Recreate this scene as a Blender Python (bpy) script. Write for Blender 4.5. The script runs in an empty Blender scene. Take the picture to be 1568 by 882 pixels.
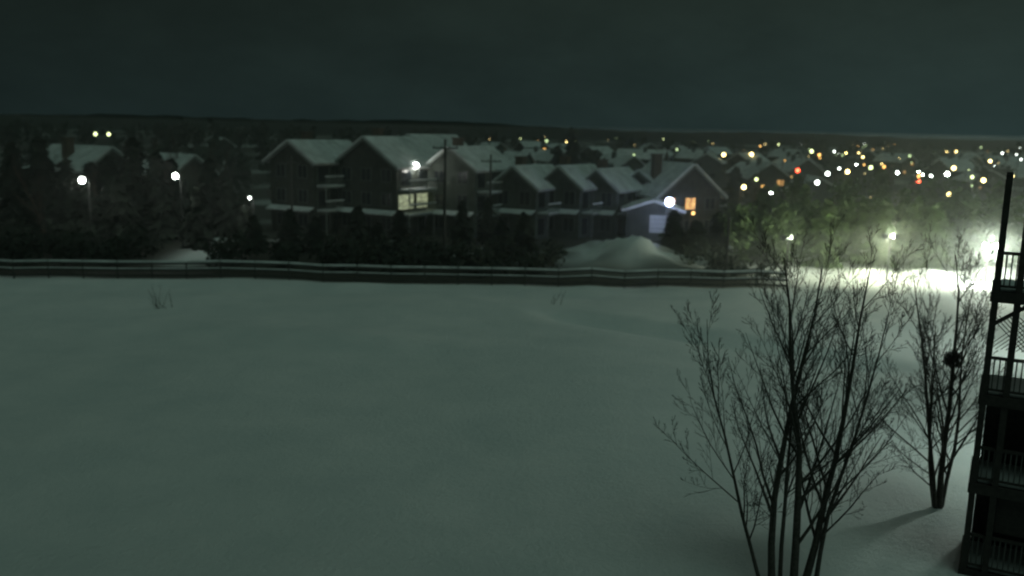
import bpy, math, random
from mathutils import Vector, Matrix, noise
random.seed(7)
R=random.Random(11)
sc=bpy.context.scene
sc.view_settings.view_transform='Standard'
sc.view_settings.look='None'
sc.view_settings.exposure=0

# ---------------------------------------------------------------- materials
def mat(name, col, rough=0.8, emit=None, es=0, var=0.25, scale=3.0, bump=0.0, metal=0.0):
    m=bpy.data.materials.new(name); m.use_nodes=True
    nt=m.node_tree; b=nt.nodes['Principled BSDF']
    b.inputs['Roughness'].default_value=rough
    b.inputs['Metallic'].default_value=metal
    tc=nt.nodes.new('ShaderNodeTexCoord')
    n=nt.nodes.new('ShaderNodeTexNoise'); n.inputs['Scale'].default_value=scale; n.inputs['Detail'].default_value=5
    nt.links.new(tc.outputs['Object'],n.inputs['Vector'])
    r=nt.nodes.new('ShaderNodeValToRGB')
    r.color_ramp.elements[0].position=0.3; r.color_ramp.elements[1].position=0.7
    r.color_ramp.elements[0].color=(*[c*(1-var) for c in col],1)
    r.color_ramp.elements[1].color=(*[min(1,c*(1+var)) for c in col],1)
    nt.links.new(n.outputs['Fac'],r.inputs['Fac'])
    nt.links.new(r.outputs['Color'],b.inputs['Base Color'])
    if emit:
        b.inputs['Emission Color'].default_value=(*emit,1); b.inputs['Emission Strength'].default_value=es
        if 'window' in name:
            r2=nt.nodes.new('ShaderNodeMapRange'); r2.inputs['From Min'].default_value=.35; r2.inputs['From Max'].default_value=.65
            r2.inputs['To Min'].default_value=es*.25; r2.inputs['To Max'].default_value=es*1.5
            nt.links.new(n.outputs['Fac'],r2.inputs['Value']); nt.links.new(r2.outputs[0],b.inputs['Emission Strength'])
    if bump:
        bp=nt.nodes.new('ShaderNodeBump'); bp.inputs['Strength'].default_value=bump
        nt.links.new(n.outputs['Fac'],bp.inputs['Height']); nt.links.new(bp.outputs['Normal'],b.inputs['Normal'])
    return m
M={}
M['snow']=mat('snow',(0.58,0.60,0.60),0.7,var=0.25,scale=0.8,bump=0.1)
M['wall']=mat('siding_dark',(0.050,0.057,0.047),0.85,var=0.4,scale=1.2)
M['wall2']=mat('siding_grey',(0.08,0.095,0.08),0.85,var=0.35,scale=1.2)
M['trim']=mat('trim_grey',(0.16,0.18,0.165),0.7,var=0.3)
M['door']=mat('door_white',(0.45,0.47,0.48),0.6,var=0.15)
M['glass']=mat('window_glass',(0.02,0.025,0.03),0.15,var=0.2)
M['brick']=mat('chimney_brick',(0.10,0.07,0.05),0.9,var=0.3,scale=6)
M['wood']=mat('dark_timber',(0.035,0.03,0.026),0.75,var=0.35,scale=8)
M['rail']=mat('fence_wood',(0.045,0.045,0.04),0.8,var=0.3,scale=5)
M['balus']=mat('baluster_grey',(0.08,0.08,0.075),0.7,var=0.3)
M['metal']=mat('pole_metal',(0.10,0.10,0.10),0.45,var=0.2,metal=0.6)
M['bark']=mat('bark',(0.06,0.055,0.047),0.9,var=0.4,scale=12,bump=0.3)
M['twig']=mat('brush_twigs',(0.08,0.05,0.036),0.9,var=0.4,scale=2)
M['needle']=mat('conifer_needles',(0.085,0.125,0.05),0.85,var=0.6,scale=1.0)
M['needle_d']=mat('dark_needles',(0.022,0.030,0.020),0.9,var=0.5,scale=0.6)
M['hill']=mat('hill_forest',(0.02,0.026,0.022),1.0,var=0.5,scale=0.02)
def lit(name,c,s): return mat(name,(0.5,0.5,0.5),0.5,c,s,var=0.05)
M['lit_warm']=lit('lit_window_warm',(1.0,0.50,0.12),0.6)
M['lit_porch']=lit('lit_window_porch',(1.0,0.52,0.14),1.1)
M['lit_pale']=lit('lit_window_pale',(0.75,0.85,0.5),0.38)
M['e_white']=lit('lamp_white',(0.90,1.0,0.90),10)
M['e_bright']=lit('lamp_bright',(0.93,1.0,0.92),45)
M['e_blue']=lit('lamp_bluewhite',(0.50,0.60,1.0),40)
M['e_warm']=lit('lamp_warm',(1.0,0.55,0.14),4)
M['e_amber']=lit('lamp_amber',(1.0,0.76,0.28),12)
M['e_dim']=lit('lamp_dim_amber',(1.0,0.78,0.32),2.2)
M['e_green']=lit('lamp_pale_green',(0.80,0.95,0.42),5)
M['e_dimg']=lit('lamp_dim_green',(0.70,0.95,0.45),1.6)
M['e_red']=lit('lamp_red',(1.0,0.10,0.04),10)

# ---------------------------------------------------------------- mesh helper
class G:
    def __init__(s): s.v=[]; s.f=[]
    def add(s,vs,fs,mx=None):
        o=len(s.v)
        s.v+= [tuple(mx@Vector(v)) if mx else tuple(v) for v in vs]
        s.f+= [tuple(i+o for i in f) for f in fs]
    def box(s,x0,x1,y0,y1,z0,z1,mx=None):
        s.add([(x0,y0,z0),(x1,y0,z0),(x1,y1,z0),(x0,y1,z0),(x0,y0,z1),(x1,y0,z1),(x1,y1,z1),(x0,y1,z1)],
              [(0,3,2,1),(4,5,6,7),(0,1,5,4),(1,2,6,5),(2,3,7,6),(3,0,4,7)],mx)
    def slab(s,q,t):
        q=[Vector(p) for p in q]; n=(q[1]-q[0]).cross(q[3]-q[0]).normalized()
        if n.z<0: n=-n
        s.add([*q,*[p+n*t for p in q]],[(0,3,2,1),(4,5,6,7),(0,1,5,4),(1,2,6,5),(2,3,7,6),(3,0,4,7)])
    def tube(s,pts,rad,n=5):
        o=len(s.v); k=len(pts)
        for i,p in enumerate(pts):
            d=(pts[min(i+1,k-1)]-pts[max(i-1,0)]).normalized()
            a=d.orthogonal().normalized(); b=d.cross(a)
            for j in range(n):
                t=2*math.pi*j/n
                s.v.append(tuple(p+(a*math.cos(t)+b*math.sin(t))*rad[i]))
        for i in range(k-1):
            for j in range(n):
                s.f.append((o+i*n+j,o+i*n+(j+1)%n,o+(i+1)*n+(j+1)%n,o+(i+1)*n+j))
    def ball(s,c,r,n=8,m=6,sc3=(1,1,1)):
        o=len(s.v); c=Vector(c)
        for i in range(m+1):
            ph=math.pi*i/m
            for j in range(n):
                t=2*math.pi*j/n
                s.v.append(tuple(c+Vector((math.sin(ph)*math.cos(t)*sc3[0],math.sin(ph)*math.sin(t)*sc3[1],math.cos(ph)*sc3[2]))*r))
        for i in range(m):
            for j in range(n):
                s.f.append((o+i*n+j,o+(i+1)*n+j,o+(i+1)*n+(j+1)%n,o+i*n+(j+1)%n))
    def mesh(s,name,m,smooth=False):
        me=bpy.data.meshes.new(name); me.from_pydata(s.v,[],s.f); me.materials.append(m); me.update()
        if smooth: me.polygons.foreach_set('use_smooth',[True]*len(me.polygons))
        return me
def obj(name,me,parent=None,loc=None,rot=0):
    o=bpy.data.objects.new(name,me); sc.collection.objects.link(o)
    if parent: o.parent=parent
    if loc: o.location=loc
    if rot: o.rotation_euler=(0,0,rot)
    return o
def empty(name,loc,rot=0):
    o=bpy.data.objects.new(name,None); sc.collection.objects.link(o); o.location=loc; o.rotation_euler=(0,0,rot); o.empty_display_size=0.5
    return o
def light(name,kind,loc,power,col,parent=None,size=0.2):
    l=bpy.data.lights.new(name,kind); l.energy=power; l.color=col
    if kind=='POINT': l.shadow_soft_size=size
    o=bpy.data.objects.new(name,l); sc.collection.objects.link(o); o.location=loc
    if parent: o.parent=parent
    return o

# ---------------------------------------------------------------- ground
def fy(x): return 68.2+0.04*x
def sstep(a,b,x):
    t=max(0,min(1,(x-a)/(b-a))); return t*t*(3-2*t)
def gh(x,y):
    v=Vector((x,y,0))
    near=1-sstep(300,600,abs(y)+abs(x)*0.5)
    h=(noise.noise(v*0.03)*0.5+noise.noise(v*0.11+Vector((5,3,1)))*0.16+noise.noise(v*0.45)*0.035)*near
    h+=0.4*math.exp(-((y-fy(x)+1.0)/2.0)**2)*(0.7+0.7*noise.noise(v*0.25))
    d=(x-8)*0.55+(y-54)*0.83
    if 0<x<24: h-=0.75*math.exp(-(d/1.5)**2)*sstep(0,5,x)*(1-sstep(17,24,x))
    d2=(x+14)*0.2+(y-50)*0.98
    h+=0.4*math.exp(-(d2/2.2)**2)*math.exp(-((x+12)/9)**2)
    h+=3.2*math.exp(-(((x-10.8)/6.0)**2+((y-84)/4.2)**2)*1.2)*(0.8+1.0*noise.noise(v*0.22)+.4*noise.noise(v*.7))
    if x>24: h+=1.0*math.exp(-((y-78)/1.6)**2)*(0.6+0.9*noise.noise(v*0.35))*sstep(24,30,x)
    return h
def snowmask(x,y):
    v=Vector((x,y,0))
    line=fy(x)+.3
    m=1-sstep(line,line+1.0,y)
    if x>19: m=max(m,(1-sstep(80,87,y))*sstep(19,25,x))
    m=max(m,math.exp(-(((x-10.8)/7.5)**2+((y-83)/4.8)**2)*1.1)*1.4*(.8+.8*noise.noise(v*.3)))
    m=max(m,math.exp(-((x+30.5+0.15*(y-90))/1.8)**2)*sstep(73,77,y)*(1-sstep(100,104,y))*1.2)
    m=max(m,math.exp(-(((x-17)/4)**2+((y-95)/4)**2))*1.2)
    m=max(m,math.exp(-((y-112)/3)**2)*0.6*(0.5+noise.noise(v*0.1)))
    if y>84: m=max(m,sstep(0.08,0.45,noise.noise(v*0.09)+0.3*noise.noise(v*0.5))*0.8)
    if y>125: m*=0.6
    return max(0,min(1,m))
def axis(lo,hi,step,far,g):
    a=[]; x=lo
    while x<=hi: a.append(x); x+=step
    s=step; x=a[-1]
    while x<far: s*=g; x+=s; a.append(x)
    return a
xs=axis(0,62,0.75,4500,1.22); xs=[-x for x in reversed(xs[1:])]+xs
ys=axis(0,115,0.6,4500,1.18); ys=[-3000,-800,-200,-60,-25,-12,-5]+ys
g=G(); mk=[]
for y in ys:
    for x in xs:
        g.v.append((x,y,gh(x,y))); mk.append(snowmask(x,y))
nx=len(xs)
for j in range(len(ys)-1):
    for i in range(nx-1):
        a=j*nx+i; g.f.append((a,a+1,a+nx+1,a+nx))
gm=bpy.data.materials.new('ground_snow'); gm.use_nodes=True
nt=gm.node_tree; b=nt.nodes['Principled BSDF']; b.inputs['Roughness'].default_value=0.75
L=nt.links.new
geo=nt.nodes.new('ShaderNodeNewGeometry')
n1=nt.nodes.new('ShaderNodeTexNoise'); n1.inputs['Scale'].default_value=0.25; n1.inputs['Detail'].default_value=8; n1.inputs['Roughness'].default_value=0.65
n2=nt.nodes.new('ShaderNodeTexNoise'); n2.inputs['Scale'].default_value=5; n2.inputs['Detail'].default_value=8; n2.inputs['Roughness'].default_value=0.75
L(geo.outputs['Position'],n1.inputs['Vector']); L(geo.outputs['Position'],n2.inputs['Vector'])
r1=nt.nodes.new('ShaderNodeValToRGB'); r1.color_ramp.elements[0].color=(0.72,0.76,0.76,1); r1.color_ramp.elements[1].color=(0.86,0.87,0.86,1)
r1.color_ramp.elements[0].position=0.3; r1.color_ramp.elements[1].position=0.7
L(n1.outputs['Fac'],r1.inputs['Fac'])
r2=nt.nodes.new('ShaderNodeValToRGB'); r2.color_ramp.elements[0].color=(0.018,0.02,0.014,1); r2.color_ramp.elements[1].color=(0.06,0.055,0.04,1)
L(n2.outputs['Fac'],r2.inputs['Fac'])
at=nt.nodes.new('ShaderNodeAttribute'); at.attribute_name='snow_cover'
mx=nt.nodes.new('ShaderNodeMix'); mx.data_type='RGBA'
L(at.outputs['Fac'],mx.inputs['Factor']); L(r2.outputs['Color'],mx.inputs['A']); L(r1.outputs['Color'],mx.inputs['B'])
L(mx.outputs['Result'],b.inputs['Base Color'])
bp=nt.nodes.new('ShaderNodeBump'); bp.inputs['Strength'].default_value=0.9; bp.inputs['Distance'].default_value=0.15
ma=nt.nodes.new('ShaderNodeMath'); ma.operation='MULTIPLY_ADD'; ma.inputs[1].default_value=0.9
L(n2.outputs['Fac'],ma.inputs[0]); L(n1.outputs['Fac'],ma.inputs[2]); L(ma.outputs[0],bp.inputs['Height']); L(bp.outputs['Normal'],b.inputs['Normal'])
me=g.mesh('ground',gm,True)
att=me.attributes.new('snow_cover','FLOAT','POINT'); att.data.foreach_set('value',mk)
obj('ground',me)

# ---------------------------------------------------------------- hills
g=G(); N=140
for j in range(9):
    for i in range(N+1):
        a=math.radians(-62+124*i/N); r=1500+j*160
        prof=math.sin(j/8*math.pi)
        hh=(24+14*noise.noise(Vector((i*0.07,2,0)))+4*noise.noise(Vector((i*0.7,j,1)))+ (6*(1-sstep(50,90,i)) -14*sstep(75,125,i)))
        g.v.append((math.sin(a)*r,math.cos(a)*r,max(-1,hh*prof-1)))
for j in range(8):
    for i in range(N): 
        a=j*(N+1)+i; g.f.append((a,a+1,a+N+2,a+N+1))
obj('hills',g.mesh('hills',M['hill'],True))

# ---------------------------------------------------------------- townhouses
def gable(name,loc,rot,w,l,eh,rh,wall='wall',floors=3,lit_side=(),lit_front=(),chim=True,balc=True,lampz=None,lampm='e_bright',lampP=60,lampcol=(1,1,.9),lampside='side'):
    p=empty(name,loc,rot)
    g=G(); hw=w/2
    g.add([(-hw,0,-0.5),(hw,0,-0.5),(hw,l,-0.5),(-hw,l,-0.5),(-hw,0,eh),(hw,0,eh),(hw,l,eh),(-hw,l,eh),(0,0,rh),(0,l,rh)],
      [(0,1,5,8,4),(2,3,7,9,6),(1,2,6,5),(3,0,4,7),(4,8,9,7),(5,6,9,8)])
    obj('walls',g.mesh('walls',M[wall]),p)
    g=G(); ov=0.6; sl=(rh-eh)/hw; ze=eh-sl*ov
    g.slab([(0,-ov,rh+.02),(hw+ov,-ov,ze+.02),(hw+ov,l+ov,ze+.02),(0,l+ov,rh+.02)],0.30)
    g.slab([(0,-ov,rh+.02),(0,l+ov,rh+.02),(-hw-ov,l+ov,ze+.02),(-hw-ov,-ov,ze+.02)],0.30)
    obj('roof_snow',g.mesh('roof',M['snow']),p)
    g=G()
    for s in (-1,1):
        g.add([(0,-ov-.05,rh-.25),(s*(hw+ov),-ov-.05,ze-.25),(s*(hw+ov),-ov-.05,ze+.08),(0,-ov-.05,rh+.08),
               (0,-ov-.01,rh-.25),(s*(hw+ov),-ov-.01,ze-.25),(s*(hw+ov),-ov-.01,ze+.08),(0,-ov-.01,rh+.08)],
              [(0,1,2,3),(4,7,6,5),(0,4,5,1),(3,2,6,7)])
    gg=G(); gl=G()
    fh=eh/floors
    for f in range(floors):
        z0=f*fh+0.9; z1=z0+fh*0.5
        nw=2 if w<8 else 3
        for k in range(nw):
            cx=-hw+w*(k+.5)/nw; ww=0.65
            tgt=gl if (f,k) in lit_front else gg
            tgt.box(cx-ww,cx+ww,-0.04,0.02,z0,z1)
            g.box(cx-ww-.06,cx-ww,-0.08,0.02,z0-.06,z1+.06); g.box(cx+ww,cx+ww+.06,-0.08,0.02,z0-.06,z1+.06)
            g.box(cx-ww,cx+ww,-0.08,0.02,z1,z1+.06); g.box(cx-ww,cx+ww,-0.12,0.02,z0-.06,z0); g.box(cx-.03,cx+.03,-0.07,-0.041,z0,z1)
    bs=G()
    for f in range(floors):
        z0=f*fh+0.5; z1=z0+fh*0.62
        ns=3
        for k in range(ns):
            cy=l*(k+.5)/ns; ww=l/ns*(0.3 if (f,k) not in lit_side else .42)
            tgt=gl if (f,k) in lit_side else gg
            tgt.box(hw-.02,hw+.04,cy-ww,cy+ww,z0,z1)
            g.box(hw-.02,hw+.08,cy-ww-.08,cy-ww,z0-.08,z1+.08); g.box(hw-.02,hw+.08,cy+ww,cy+ww+.08,z0-.08,z1+.08)
            g.box(hw-.02,hw+.08,cy-ww,cy+ww,z1,z1+.08)
        if balc and f>0:
            zb=f*fh
            g.box(hw+.1,hw+1.5,0.3,l-.3,zb-.2,zb)
            bs.box(hw+.12,hw+1.52,0.32,l-.32,zb+.003,zb+.16)
            g.box(hw+1.42,hw+1.5,0.3,l-.3,zb+1.0,zb+1.08)
            bs.box(hw+1.40,hw+1.52,0.3,l-.3,zb+1.083,zb+1.22)
            y=0.35
            while y<l-.3:
                g.box(hw+1.44,hw+1.48,y,y+.05,zb+.165,zb+1.0); y+=0.28
            for yy in (0.35,l/2,l-.45):
                if f==1: g.box(hw+1.36,hw+1.5,yy,yy+.12,0,zb-.2)
                else: g.box(hw+1.36,hw+1.5,yy,yy+.12,zb-fh+1.25,zb-.2)
    if balc:
        bs.slab([(-hw,-.9,fh-.12),(hw,-.9,fh-.12),(hw,-.003,fh+.3),(-hw,-.003,fh+.3)],.12)
    obj('trim',g.mesh('trim',M['trim']),p)
    obj('windows',gg.mesh('windows',M['glass']),p)
    if bs.v: obj('balcony_snow',bs.mesh('balcony_snow',M['snow']),p)
    if gl.v: obj('lit_windows',gl.mesh('lit_windows',M['lit_porch'] if lit_front else M['lit_pale']),p)
    if chim:
        g=G(); g.box(-hw*.55-.5,-hw*.55+.5,l*.45,l*.45+.9,eh-.2,rh+1.0); g.box(-hw*.55-.6,-hw*.55+.6,l*.45-.1,l*.45+1.0,rh+1.0,rh+1.15)
        obj('chimney',g.mesh('chimney',M['brick']),p)
    if lampz:
        g=G(); 
        c=(hw+0.4,l*0.3,lampz) if lampside=='side' else (0.0,-0.45,lampz)
        g.ball(c,0.32)
        obj('wall_lamp',g.mesh('wall_lamp',M[lampm]),p)
        light('wall_lamp_light','POINT',(c[0]+.4,c[1]-.4,c[2]-.5),lampP,lampcol,p,0.3)
    return p
T=math.radians(-30)
gable('townhouse',(-25.2,101,0),T,6.6,9,8.2,10.3,floors=3)
gable('townhouse',(-16.6,100,0),T,8.5,10,8.0,10.9,floors=3,lit_side=((1,0),(1,1),),lampz=8.0,lampP=80)
gable('townhouse',(-12.6,108,0),T,7.0,9,8.6,11.2,floors=3,chim=False)
gable('townhouse',(-7.2,101,0),T,6.4,8,7.8,10.0,wall='wall2',floors=3)
gable('townhouse',(0.0,101,0),T,5.6,8,5.9,8.0,wall='wall2',floors=2)
gable('townhouse',(5.2,102,0),T,5.2,8,6.0,8.1,wall='wall2',floors=2)
gable('townhouse',(9.6,103,0),T,4.8,8,5.8,7.8,wall='wall2',floors=2)
gable('detached_house',(15.2,108,0),T,6.5,8,5.2,7.6,floors=2,chim=False,balc=False)
gable('detached_house',(20.6,104,0),math.radians(20),8.0,9,5.2,8.6,floors=2,lit_front=((1,1),(1,0)),chim=True,balc=False)
gable('detached_house',(-47.5,105,0),math.radians(60),7.0,10,6.6,9.0,floors=2,balc=False)
gable('detached_house',(-39,108,0),math.radians(60),6.0,6,6.2,8.2,floors=2,balc=False,chim=False)

def garage(loc,rot):
    p=empty('garage',loc,rot)
    g=G(); g.add([(-3,0,-1.5),(3,0,-1.5),(3,6,-1.5),(-3,6,-1.5),(-3,0,2.4),(3,0,2.4),(3,6,2.4),(-3,6,2.4),(0,0,3.4),(0,6,3.4)],
      [(0,1,5,8,4),(2,3,7,9,6),(1,2,6,5),(3,0,4,7),(4,8,9,7),(5,6,9,8)])
    obj('walls',g.mesh('walls',M['wall']),p)
    g=G(); g.slab([(0,-.5,3.43),(3.5,-.5,2.25),(3.5,6.5,2.25),(0,6.5,3.43)],.3); g.slab([(0,-.5,3.43),(0,6.5,3.43),(-3.5,6.5,2.25),(-3.5,-.5,2.25)],.3)
    obj('roof_snow',g.mesh('roof',M['snow']),p)
    g=G()
    for k in range(4): g.box(-.4,2.2,-.06,-.01,.0+k*.5,.47+k*.5)
    obj('garage_door',g.mesh('garage_door',M['door']),p)
    return p
garage((15.6,99,1.2),math.radians(-8))

# lamp posts --------------------------------------------------------------
LC={'e_white':(0.93,1,0.92),'e_bright':(0.93,1,0.92),'e_blue':(.68,.76,1),'e_warm':(1,.62,.28),'e_amber':(1,.85,.5),'e_green':(.8,1,.6),'e_red':(1,.15,.08)}
def lamp_mesh(h,r,m):
    post=G(); post.tube([Vector((0,0,-.3)),Vector((0,0,h*.5)),Vector((0,0,h))],[.09,.075,.06],6)
    post.tube([Vector((0,0,h)),Vector((0,-.5,h+.25)),Vector((0,-1.1,h+.3))],[.05,.045,.04],5)
    post.box(-.2,.2,-1.6,-.9,h+.3,h+.42)
    bulb=G(); bulb.ball((0,-1.25,h+.3-r),r)
    return post.mesh('post',M['metal']),bulb.mesh('bulb',M[m])
cache={}
def street_lamp(x,y,h,r,m,P=0,name='street_lamp'):
    k=(h,r,m)
    if k not in cache: cache[k]=lamp_mesh(h,r,m)
    p=empty(name,(x,y,gh(x,y) if y<300 else 0))
    obj('post',cache[k][0],p); obj('bulb',cache[k][1],p)
    if P: light('lamp_light','POINT',(0,-1.6,h-.4),P,LC[m],p,.3)
    return p
street_lamp(-40.4,84.5,6.6,.30,'e_bright',30)
street_lamp(-32.4,86.5,7.1,.28,'e_bright',30)
street_lamp(16.6,96.2,5.0,.46,'e_blue',380)
street_lamp(25.4,100,6.4,.24,'e_amber',50)
street_lamp(20.2,101.2,3.2,.18,'e_warm',40)
street_lamp(-27.3,93,4.6,.16,'e_white',110)
street_lamp(-22.2,88,2.0,.09,'e_warm',8,name='garden_lamp')
def px(p,d): return d*(p-784)/1358.0
def utility_pole(x,y,h):
    p=empty('utility_pole',(x,y,gh(x,y)),.25)
    g=G(); g.tube([Vector((0,0,-.5)),Vector((0,0,h))],[.15,.10],8)
    if h>8: g.box(-1.1,1.1,-.16,-.11,h-.8,h-.68)
    obj('pole',g.mesh('pole',M['rail']),p)
    g=G()
    if h>8:
        for sx in (-1,-.35,.35,1): g.ball((sx,-.135,h-.6),.07,6,4)
    else: g.box(-.12,.12,-.12,.12,h,h+.15)
    obj('insulators',g.mesh('insulators',M['metal']),p)
utility_pole(-6.0,77,11.2); utility_pole(-2.6,97,9.5); utility_pole(18.0,74,5.2); utility_pole(-24,96,9)
far=[(152,330,8,'e_green'),(172,330,8,'e_green'),(815,260,7,'e_amber'),(828,280,7,'e_warm'),(932,230,7,'e_bright'),(943,225,6,'e_bright'),(993,215,6,'e_bright'),
(1098,260,7,'e_amber'),(1140,270,7,'e_amber'),(1230,300,8,'e_green'),(1390,180,6,'e_bright'),(1392,150,5.5,'e_red'),(1435,165,6.4,'e_bright'),(1444,170,7.2,'e_amber'),
(1440,130,4.5,'e_amber'),(1340,150,5,'e_green'),(1210,170,6,'e_red'),(1255,160,6,'e_white'),(1285,165,6.2,'e_amber'),(1240,140,5.5,'e_white'),(1490,150,6,'e_amber'),(1320,200,6,'e_green'),(1532,170,6,'e_amber')]
for p,d,h,m in far: street_lamp(px(p,d),d,h,round(.14+d*0.0014,2),m,60 if d<170 else 0)
for i in range(90):
    d=R.uniform(150,900); p=R.uniform(800,1600) if R.random()<.95 else R.uniform(420,800)
    if p<1150 and R.random()<.45: p=R.uniform(1150,1600)
    m=R.choice(['e_amber','e_dim','e_dim','e_dimg','e_dimg','e_green','e_warm','e_white','e_warm','e_dim'])
    q=R.choice([0.1,.2,.36]) if d<400 else R.choice([.25,.45,.75])
    street_lamp(px(p,d),d,R.choice([6,8]),q,m,0)
for i in range(24):
    d=R.uniform(112,220); p=R.uniform(1130,1590)
    m=R.choice(['e_dim','e_green','e_warm','e_dimg','e_white','e_bright','e_amber'])
    street_lamp(px(p,d),d,R.choice([4.5,5.5,6.5]),R.choice([.12,.2,.3]),m,0)

# suburban houses -----------------------------------------------------------
def sub_meshes(w,l,eh,rh,m):
    hw=w/2; g=G()
    g.add([(-hw,0,-0.5),(hw,0,-0.5),(hw,l,-0.5),(-hw,l,-0.5),(-hw,0,eh),(hw,0,eh),(hw,l,eh),(-hw,l,eh),(0,0,rh),(0,l,rh)],
      [(0,1,5,8,4),(2,3,7,9,6),(1,2,6,5),(3,0,4,7),(4,8,9,7),(5,6,9,8)])
    a=g.mesh('walls',M[m])
    g=G(); ov=.5; ze=eh-(rh-eh)/hw*ov
    g.slab([(0,-ov,rh+.02),(hw+ov,-ov,ze+.02),(hw+ov,l+ov,ze+.02),(0,l+ov,rh+.02)],0.28)
    g.slab([(0,-ov,rh+.02),(0,l+ov,rh+.02),(-hw-ov,l+ov,ze+.02),(-hw-ov,-ov,ze+.02)],0.28)
    b_=g.mesh('roof_snow',M['snow'])
    g=G(); g2=G(); g3=G()
    for k in range(2):
        for f in range(2 if eh>4 else 1):
            z=1+f*2.7; x=-hw*.5+hw*k
            (g2 if (k+f)%2==0 else g).box(x-.6,x+.6,-.05,-.01,z,z+1.0)
            g3.box(x-.7,x+.7,-.09,-.01,z-.12,z-.003); g3.box(x-.7,x+.7,-.09,-.01,z+1.003,z+1.1)
            g.box(hw+.01,hw+.05,l*(.25+.45*k),l*(.25+.45*k)+1.3,z,z+1.2)
    g3.box(-hw*.3-.4,-hw*.3+.4,l*.5,l*.5+.8,eh,rh+.9)
    return a,b_,g.mesh('windows',M['glass']),g2.mesh('lit_windows',M['lit_warm']),g3.mesh('trim',M['wall2'])
V=[sub_meshes(8,10,4.8,7.2,'wall2'),sub_meshes(9,8,3,5.4,'wall2'),sub_meshes(7,11,5,7.5,'wall')]
for i in range(62):
    d=R.uniform(126,460); p=R.uniform(760,1620)
    if i>50: p=R.uniform(300,760); d=R.uniform(150,400)
    e=empty('suburban_house',(px(p,d),d,-.1),R.uniform(-1.2,1.2))
    v=V[i%3]
    for nme,m_ in zip(('walls','roof_snow','windows','lit_windows','trim'),v):
        if nme=='lit_windows' and R.random()<.6: continue
        obj(nme,m_,e)

# ---------------------------------------------------------------- fence
g=G(); s=G(); 
x=-64.0
while x<20:
    z=gh(x,fy(x)); g.box(x-.045,x+.045,fy(x)-.045,fy(x)+.045,z-.3,z+1.3)
    x2=x+2.6; za=gh(x2,fy(x2))
    for hz,t in ((.35,.15),(.78,.15),(1.28,.15)):
        for gg,z0,z1,ww in ((g,hz-t,hz,.035),(s,hz+.003,hz+(.15 if hz>1 else .07),.06)):
            if gg is s and hz<.5 : continue
            gg.add([(x+.05,fy(x)-ww,z+z0),(x2-.05,fy(x2)-ww,za+z0),(x2-.05,fy(x2)+ww,za+z0),(x+.05,fy(x)+ww,z+z0),
                    (x+.05,fy(x)-ww,z+z1),(x2-.05,fy(x2)-ww,za+z1),(x2-.05,fy(x2)+ww,za+z1),(x+.05,fy(x)+ww,z+z1)],
                   [(0,3,2,1),(4,5,6,7),(0,1,5,4),(1,2,6,5),(2,3,7,6),(3,0,4,7)])
    x=x2
p=empty('rail_fence',(0,0,0)); obj('rails',g.mesh('rails',M['rail']),p); obj('snow_caps',s.mesh('snow_caps',M['snow']),p)

# ---------------------------------------------------------------- conifers
def conifer(g,base,h,w,rr,whorls=16,per=9,sub=5):
    bx,by,bz=base
    g.tube([Vector((bx,by,bz-.2)),Vector((bx,by,bz+h*.5)),Vector((bx,by,bz+h))],[h*.018,h*.012,.02],5)
    for i in range(whorls):
        t=(i+rr.random()*.6)/whorls; z=bz+h*(.06+.92*t); r=w*(1-t)**.85*(.75+.5*rr.random())+.08
        for k in range(per):
            a=rr.random()*6.283; rl=r*(.65+.5*rr.random())
            d=Vector((math.cos(a),math.sin(a),0)); sd=Vector((-d.y,d.x,0))
            for q in range(sub):
                u=(q+.6)/sub; c=Vector((bx,by,z))+d*rl*u+Vector((0,0,-.28*rl*u*u+rr.uniform(-.08,.08)*h*.3))
                sz=(.10+.16*rr.random())*w*(1.15-u*.5)
                tl=rr.uniform(-.6,.6); v1=d*sz*1.5+Vector((0,0,-sz*.6+tl*sz)); v2=sd*sz*rr.uniform(.6,1.1)+Vector((0,0,rr.uniform(-.5,.5)*sz))
                o=len(g.v); g.v+=[tuple(c-v2),tuple(c+v1),tuple(c+v2),tuple(c-v1*.4+Vector((0,0,sz*.5)))]
                g.f+=[(o,o+1,o+2),(o,o+2,o+3)]
def bushy(g,base,h,w,rr,n=260,sz=.28):
    bx,by,bz=base
    g.tube([Vector((bx,by,bz-.2)),Vector((bx,by,bz+h*.6))],[h*.02,.03],5)
    lobes=[(Vector((rr.gauss(0,.35)*w,rr.gauss(0,.35)*w,h*rr.uniform(.25,.85))),w*rr.uniform(.35,.65)) for _ in range(8)]
    for i in range(n):
        c,rd=rr.choice(lobes)
        dv=Vector((rr.gauss(0,1),rr.gauss(0,1),rr.gauss(0,1))).normalized()*rd*rr.uniform(.5,1.15)
        q=Vector((bx,by,bz))+c+Vector((dv.x,dv.y,dv.z*1.2)); q.z=max(bz+.05,q.z)
        a=Vector((rr.gauss(0,1),rr.gauss(0,1),rr.gauss(0,1))).normalized()*sz*rr.uniform(.5,1.3); b_=a.orthogonal().normalized()*sz*rr.uniform(.4,1)
        o=len(g.v); g.v+=[tuple(q-a),tuple(q+b_),tuple(q+a),tuple(q-b_)]; g.f+=[(o,o+1,o+2,o+3)]
def pine(x,y,h,w,m='needle_d',name='pine_tree',wh=16,per=9,sub=5):
    g=G(); conifer(g,(0,0,0),h,w,R,wh,per,sub); obj(name,g.mesh(name,M[m]),None,(x,y,gh(x,y)-.1))
def cedar(x,y,h,w,m='needle',n=900):
    g=G(); bushy(g,(0,0,0),h,w,R,n,.26); conifer(g,(0,0,0),h*1.05,w*.8,R,12,6,4); obj('cedar_tree',g.mesh('cedar_tree',M[m]),None,(x,y,gh(x,y)-.1))
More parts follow.
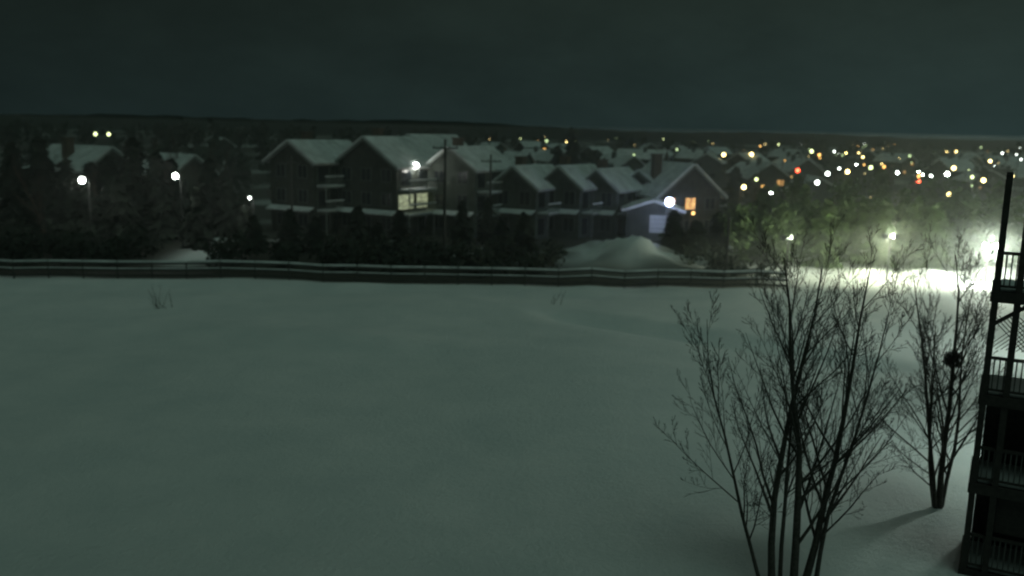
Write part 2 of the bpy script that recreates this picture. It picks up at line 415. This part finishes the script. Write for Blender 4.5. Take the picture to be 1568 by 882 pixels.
for i,(pxx,y,h,w) in enumerate([(1135,86,5.5,2.4),(1165,90,7.2,2.6),(1195,84,6.0,2.5),(1228,88,7.6,2.7),(1262,83,6.3,2.7),(1292,92,8.2,2.8),(1318,86,6.6,2.7),(1352,84,6.2,2.8),(1378,90,7.5,2.8),(1402,85,6.6,2.8),(1432,83,6.0,2.7),(1462,89,7.8,2.9),(1490,85,7.0,2.8),(1520,88,8.0,2.9),(1548,84,7.2,2.8),(1215,100,8.5,2.8),(1340,104,9,3.0),(1420,102,8.6,3.0)]):
    if i%3==1: pine(px(pxx,y),y,h,w,'needle')
    else: cedar(px(pxx,y),y,h*.95,w*.95)
for pxx,y,h,w in [(-30,92,10,3),(20,90,9.5,3),(62,92,10.2,3.2),(100,92,8.0,2.8),(165,92,8.6,3),(205,92,10.8,3.2),(240,92,9.5,3),(180,88,6.5,2.8),(300,87,6,2.4),(130,88,5.5,3),(385,85,3.6,1.8),(372,95,5,2.0),
    (140,97,7.6,3),(262,98,8.4,3),(320,100,8.6,2.8),(345,97,6.5,2.4),
    (440,86,4.2,2.0),(480,85,3.4,2.0),(545,87,4.5,2.2),(575,85,3.2,1.8),(610,88,4.0,1.9),(705,88,5.0,1.8),(765,85,3.6,1.8),(800,84,4.2,2.0),(745,96,5,1.8),(1030,88,4.2,2.2),(1065,86,3.6,2.2),(1098,88,4.6,2.2),(870,150,13,3.2),(848,155,10,3),(1120,120,8,2.6)]:
    pine(px(pxx,y),y,h,w)
g=G()
for i in range(150):
    x=R.uniform(-62,22); y=R.uniform(73.5,83)
    if abs(x+29.5)<3.0 or (4<x<16.5): continue
    hh=R.uniform(1.0,2.5)*(1.25 if x<-34 else 1)
    bushy(g,(x,y,gh(x,y)-.1),hh,R.uniform(1.2,1.8),R,120,.24)
obj('hedge',g.mesh('hedge',M['needle_d']))
g=G()
for i in range(400):
    d=R.uniform(118,900); p=R.uniform(-80,1650)
    if p>780 and R.random()<.5: continue
    h=R.uniform(6,10) if d<300 else R.uniform(8,13)
    if p<780: h*=1.1
    if i%3: bushy(g,(px(p,d),d,-.3),h,h*.33,R,70,h*.09)
    else: conifer(g,(px(p,d),d,-.3),h,h*.3,R,8,5,3)
obj('distant_trees',g.mesh('distant_trees',M['needle_d']))

# ---------------------------------------------------------------- bare trees
def grow(g,p,d,L_,r,lv,rr,up=.10,maxl=4,dens=1.0,sides=5,ang0=(20,40)):
    n=7 if lv<1 else (5 if lv<2 else 4); pts=[p.copy()]; rad=[r]; dd=d.copy(); seg=L_/n
    for i in range(n):
        dd=(dd+Vector((rr.gauss(0,.06),rr.gauss(0,.06),rr.gauss(0,.04)+up*(.8 if lv else .3)))).normalized()
        p=p+dd*seg; pts.append(p.copy()); rad.append(max(.0042,r*(1-(i+1)/n*.86)))
    g.tube(pts,rad,sides if lv<2 else 3)
    if lv>=maxl: return
    cnt={0:14,1:7,2:5,3:3}[lv]; cnt=max(2,int(cnt*dens))
    for k in range(cnt):
        t=(.14 if lv==0 else .12)+.82*(k+rr.random()*.8)/cnt
        f=t*n; i=min(n-1,int(f)); q=pts[i].lerp(pts[i+1],f-i); dl=(pts[i+1]-pts[i]).normalized()
        a=rr.random()*6.283; o1=dl.orthogonal().normalized(); o2=dl.cross(o1)
        ang=math.radians(rr.uniform(*ang0)*(1.35-.65*t if lv==0 else 1))
        nd=(dl*math.cos(ang)+(o1*math.cos(a)+o2*math.sin(a))*math.sin(ang)).normalized()
        rl=(rad[i]+(rad[i+1]-rad[i])*(f-i))
        grow(g,q,nd,L_*rr.uniform(.34,.5)*(1.15-t*.72),max(.0055,rl*.48),lv+1,rr,up,maxl,dens,sides,ang0)
def bare(name,x,y,stems,seed,maxl=4,dens=1.0,m='bark',extra=None,ang0=(20,40),up=.1):
    rr=random.Random(seed); g=G()
    for (sx,sy,dx,dy,L_,r) in stems:
        grow(g,Vector((sx,sy,-.2)),Vector((dx,dy,1)).normalized(),L_,r,0,rr,maxl=maxl,dens=dens,sides=7,ang0=ang0,up=up)
    if extra: extra(g,rr)
    return obj(name,g.mesh(name,M[m],True),None,(x,y,gh(x,y)))
bare('bare_tree',7.6,22.4,[(-.35,0,-.06,.0,8.9,.11),(-.6,.15,-.19,.05,7.6,.06),(.2,-.1,.0,-.03,9.2,.12),(.55,.1,.08,.06,8.9,.11),(-.1,.1,-.11,.03,8.4,.065),(.8,-.05,.19,0,8.0,.07)],3,ang0=(20,42),up=.10)
def nest(g,rr):
    c=Vector((-.12,0,5.0))
    for i in range(160):
        a=Vector((rr.gauss(0,1),rr.gauss(0,1),rr.gauss(0,.8))).normalized(); b_=a.orthogonal().normalized()*rr.choice((-1,1))
        q=c+a*rr.uniform(.08,.27); g.tube([q-b_*.22,q+b_*.22],[.012,.006],3)
bare('bare_tree',14.15,27.4,[(0,0,.0,0,8.5,.11),(.1,.1,.09,.05,7.8,.07),(-.1,0,-.10,-.02,8.0,.08),(-.1,.1,-.24,.02,6.4,.06)],9,extra=nest,ang0=(20,42),up=.10)
for pxx,y,h,s_ in [(230,104,10.5,1),(270,108,11,2),(310,104,10,3),(195,100,9.5,4),(420,112,9,5),(90,100,9,6),(30,100,9,9),(250,96,8.5,10),(330,112,10,12),(540,120,11,7),(1150,112,8,8),(150,91,7,14),(60,89,8,15),(350,98,6.5,16)]:
    bare('bare_tree',px(pxx,y),y,[(0,0,.05,0,h,.16),(.2,0,-.15,.1,h*.8,.12)],s_+20,maxl=3,dens=.8,m='twig')
def sapling(x,y,h,n,seed):
    rr=random.Random(seed); g=G()
    for i in range(n):
        grow(g,Vector((rr.gauss(0,.3),rr.gauss(0,.3),-.05)),Vector((rr.gauss(0,.5),rr.gauss(0,.3),1)).normalized(),h*rr.uniform(.4,1),.022,2,rr,maxl=3)
    obj('sapling',g.mesh('sapling',M['bark']),None,(x,y,gh(x,y)))
sapling(px(250,58),57,1.9,8,1); sapling(px(845,61),61.5,1.2,4,2)

# ---------------------------------------------------------------- balcony tower (right)
p=empty('balcony_tower',(12.72,23.0,0),math.radians(-29))
g=G(); s=G(); bl=G(); wl=G()
for (x,y) in [(0,0),(.52,.0),(0,2.2),(2.6,0),(3.1,0),(2.6,2.2)]:
    g.box(x-.08,x+.08,y-.08,y+.08,-.3,11.2)
for k,zf in enumerate((0.35,2.85,5.35,8.15)):
    g.box(-.12,5,-.10,2.3,zf-.28,zf)
    s.box(.1,4.9,.1,2.2,zf+.003,zf+.06)
    g.box(-.05,5,-.05,.03,zf+.98,zf+1.06); g.box(-.05,5,-.04,.02,zf+.12,zf+.18)
    x=.14
    while x<5:
        bl.box(x,x+.035,-.03,.01,zf+.18,zf+.98); x+=.13
    g.box(-.04,.04,.085,2.1,zf+.98,zf+1.06)
    y=.2
    while y<2.1: bl.box(-.02,.02,y,y+.035,zf+.1,zf+.98); y+=.13
wl.box(.1,5,1.9,2.15,-.3,5.05)
wl.box(.62,5,.12,.2,1.5,2.57); 
for zf in (8.15,):
    g.slab([(.08,-.03,zf-.9),(.08,.03,zf-.9),(.85,.03,zf-.3),(.85,-.03,zf-.3)],.1)
for i in range(-6,14):
    for sgn in (1,-1):
        x0=.62+i*.12
        g.tube([Vector((x0+(0 if sgn>0 else .9),.05 if sgn>0 else .075,6.6)),Vector((x0+(.9 if sgn>0 else 0),.05 if sgn>0 else .075,7.5))],[.012,.012],4)
obj('frame',g.mesh('frame',M['wood']),p); obj('deck_snow',s.mesh('deck_snow',M['snow']),p); obj('balusters',bl.mesh('balusters',M['balus']),p); obj('infill_walls',wl.mesh('infill',M['wood']),p)

# ---------------------------------------------------------------- flood lights in the yard on the right; rear-facing ones added for the evergreens
def flood(x,y,h,P,col,m='e_bright',rot=0,size=.25):
    e=empty('yard_or_added_flood_pole',(x,y,gh(x,y)),rot)
    g=G(); g.tube([Vector((0,0,-.3)),Vector((0,0,h))],[.11,.07],8); g.box(-.6,.6,-.06,.06,h,h+.1)
    for sx in (-.45,.45): g.box(sx-.2,sx+.2,-.25,.12,h+.1,h+.45)
    obj('pole',g.mesh('pole',M['metal']),e)
    g=G()
    for sx in (-.45,.45): g.box(sx-.17,sx+.17,-.28,-.253,h+.13,h+.42)
    obj('lens',g.mesh('lens',M[m]),e)
    light('yard_or_added_flood_light','POINT',(0,-.6,h+.1),P,col,e,size)
flood(39.9,74,3.0,4200,(.90,1,.82))
flood(32,75,3.6,1900,(.92,1,.68),rot=math.pi)  # added lamp to brighten the evergreens, lens turned away from camera
flood(24,77,3.2,380,(.90,1,.72),rot=math.pi)  # another added evergreen lamp, also facing away
flood(31,50,6.5,1200,(.83,1,.88))
flood(20.2,32,4.6,560,(.8,1,.88),size=.35)

# haze volumes added for lamp glow and softer contrast
def haze(dens):
    m=bpy.data.materials.new('glow_haze'); m.use_nodes=True; nt=m.node_tree; nt.nodes.remove(nt.nodes['Principled BSDF'])
    vs=nt.nodes.new('ShaderNodeVolumeScatter'); vs.inputs['Density'].default_value=dens; vs.inputs['Anisotropy'].default_value=.35; vs.inputs['Color'].default_value=(.93,1,.95,1)
    nt.links.new(vs.outputs[0],nt.nodes['Material Output'].inputs['Volume']); return m
hz=empty('glow_haze',(0,0,0))
g=G(); g.box(-120,120,58,126,-2,12.5); obj('haze_layer',g.mesh('haze_layer',haze(.0034)),hz)
hm=haze(.0048)  # nested clouds shaped around the main floodlight to give it a halo
for i,(c,r,s3) in enumerate([((39,73,1.0),6,(1.5,1,.7)),((37,72,1.0),12,(1.5,.7,.40)),((31,70,.5),20,(1.5,.6,.22))]):
    g=G(); g.ball(c,r,24,14,s3); obj('haze_cloud_%d'%i,g.mesh('haze_cloud',hm),hz)

# ---------------------------------------------------------------- night sky + overcast glow
w=bpy.data.worlds.new('World'); sc.world=w; w.use_nodes=True; nt=w.node_tree; bg=nt.nodes['Background']; L=nt.links.new
sky=nt.nodes.new('ShaderNodeTexSky'); sky.sky_type='NISHITA'; sky.sun_disc=False; sky.sun_elevation=math.radians(-4); sky.sun_rotation=math.radians(140)
tc=nt.nodes.new('ShaderNodeTexCoord'); sep=nt.nodes.new('ShaderNodeSeparateXYZ'); L(tc.outputs['Generated'],sep.inputs[0])
nz=nt.nodes.new('ShaderNodeTexNoise'); nz.inputs['Scale'].default_value=3.5; nz.inputs['Detail'].default_value=6; nz.inputs['Roughness'].default_value=.6
mp=nt.nodes.new('ShaderNodeMapping'); mp.inputs['Scale'].default_value=(1,1,2.2); L(tc.outputs['Generated'],mp.inputs[0]); L(mp.outputs[0],nz.inputs['Vector'])
a1=nt.nodes.new('ShaderNodeMapRange'); a1.inputs['From Min'].default_value=-.55; a1.inputs['From Max'].default_value=.4; a1.inputs['To Min'].default_value=.46; a1.inputs['To Max'].default_value=1.0
L(sep.outputs['X'],a1.inputs['Value'])
a2=nt.nodes.new('ShaderNodeMapRange'); a2.inputs['From Min'].default_value=.3; a2.inputs['From Max'].default_value=.7; a2.inputs['To Min'].default_value=.76; a2.inputs['To Max'].default_value=1.22
L(nz.outputs['Fac'],a2.inputs['Value'])
mm=nt.nodes.new('ShaderNodeMath'); mm.operation='MULTIPLY'; L(a1.outputs[0],mm.inputs[0]); L(a2.outputs[0],mm.inputs[1])
cr=nt.nodes.new('ShaderNodeValToRGB'); cr.color_ramp.elements[0].position=0; cr.color_ramp.elements[0].color=(.0180,.0320,.0305,1)
cr.color_ramp.elements[1].position=.18; cr.color_ramp.elements[1].color=(.0172,.0268,.0215,1)
L(sep.outputs['Z'],cr.inputs['Fac'])
vm=nt.nodes.new('ShaderNodeVectorMath'); vm.operation='SCALE'; L(cr.outputs['Color'],vm.inputs[0]); L(mm.outputs[0],vm.inputs['Scale'])
va=nt.nodes.new('ShaderNodeVectorMath'); va.operation='MULTIPLY_ADD'; L(sky.outputs[0],va.inputs[0]); va.inputs[1].default_value=(.001,.001,.001); L(vm.outputs[0],va.inputs[2])
L(va.outputs[0],bg.inputs['Color']); bg.inputs['Strength'].default_value=1
sl=bpy.data.lights.new('moon_glow','SUN'); sl.energy=.30; sl.angle=math.radians(40); sl.color=(.62,1,.83)
so=bpy.data.objects.new('moon_glow',sl); sc.collection.objects.link(so); so.rotation_euler=(math.radians(25),math.radians(15),0)

# ---------------------------------------------------------------- camera
cam=bpy.data.cameras.new('Camera'); co=bpy.data.objects.new('Camera',cam); sc.collection.objects.link(co); sc.camera=co
cam.sensor_width=36; cam.lens=31.2; cam.clip_end=9000
co.matrix_world=Matrix.Translation((0,0,12+gh(0,0)))@Matrix.Rotation(math.radians(80),4,'X')@Matrix.Rotation(math.radians(1.3),4,'Z')
cam.dof.use_dof=True; cam.dof.focus_distance=12; cam.dof.aperture_fstop=.68
print('verts',sum(len(o.data.vertices) for o in sc.objects if o.type=='MESH'))
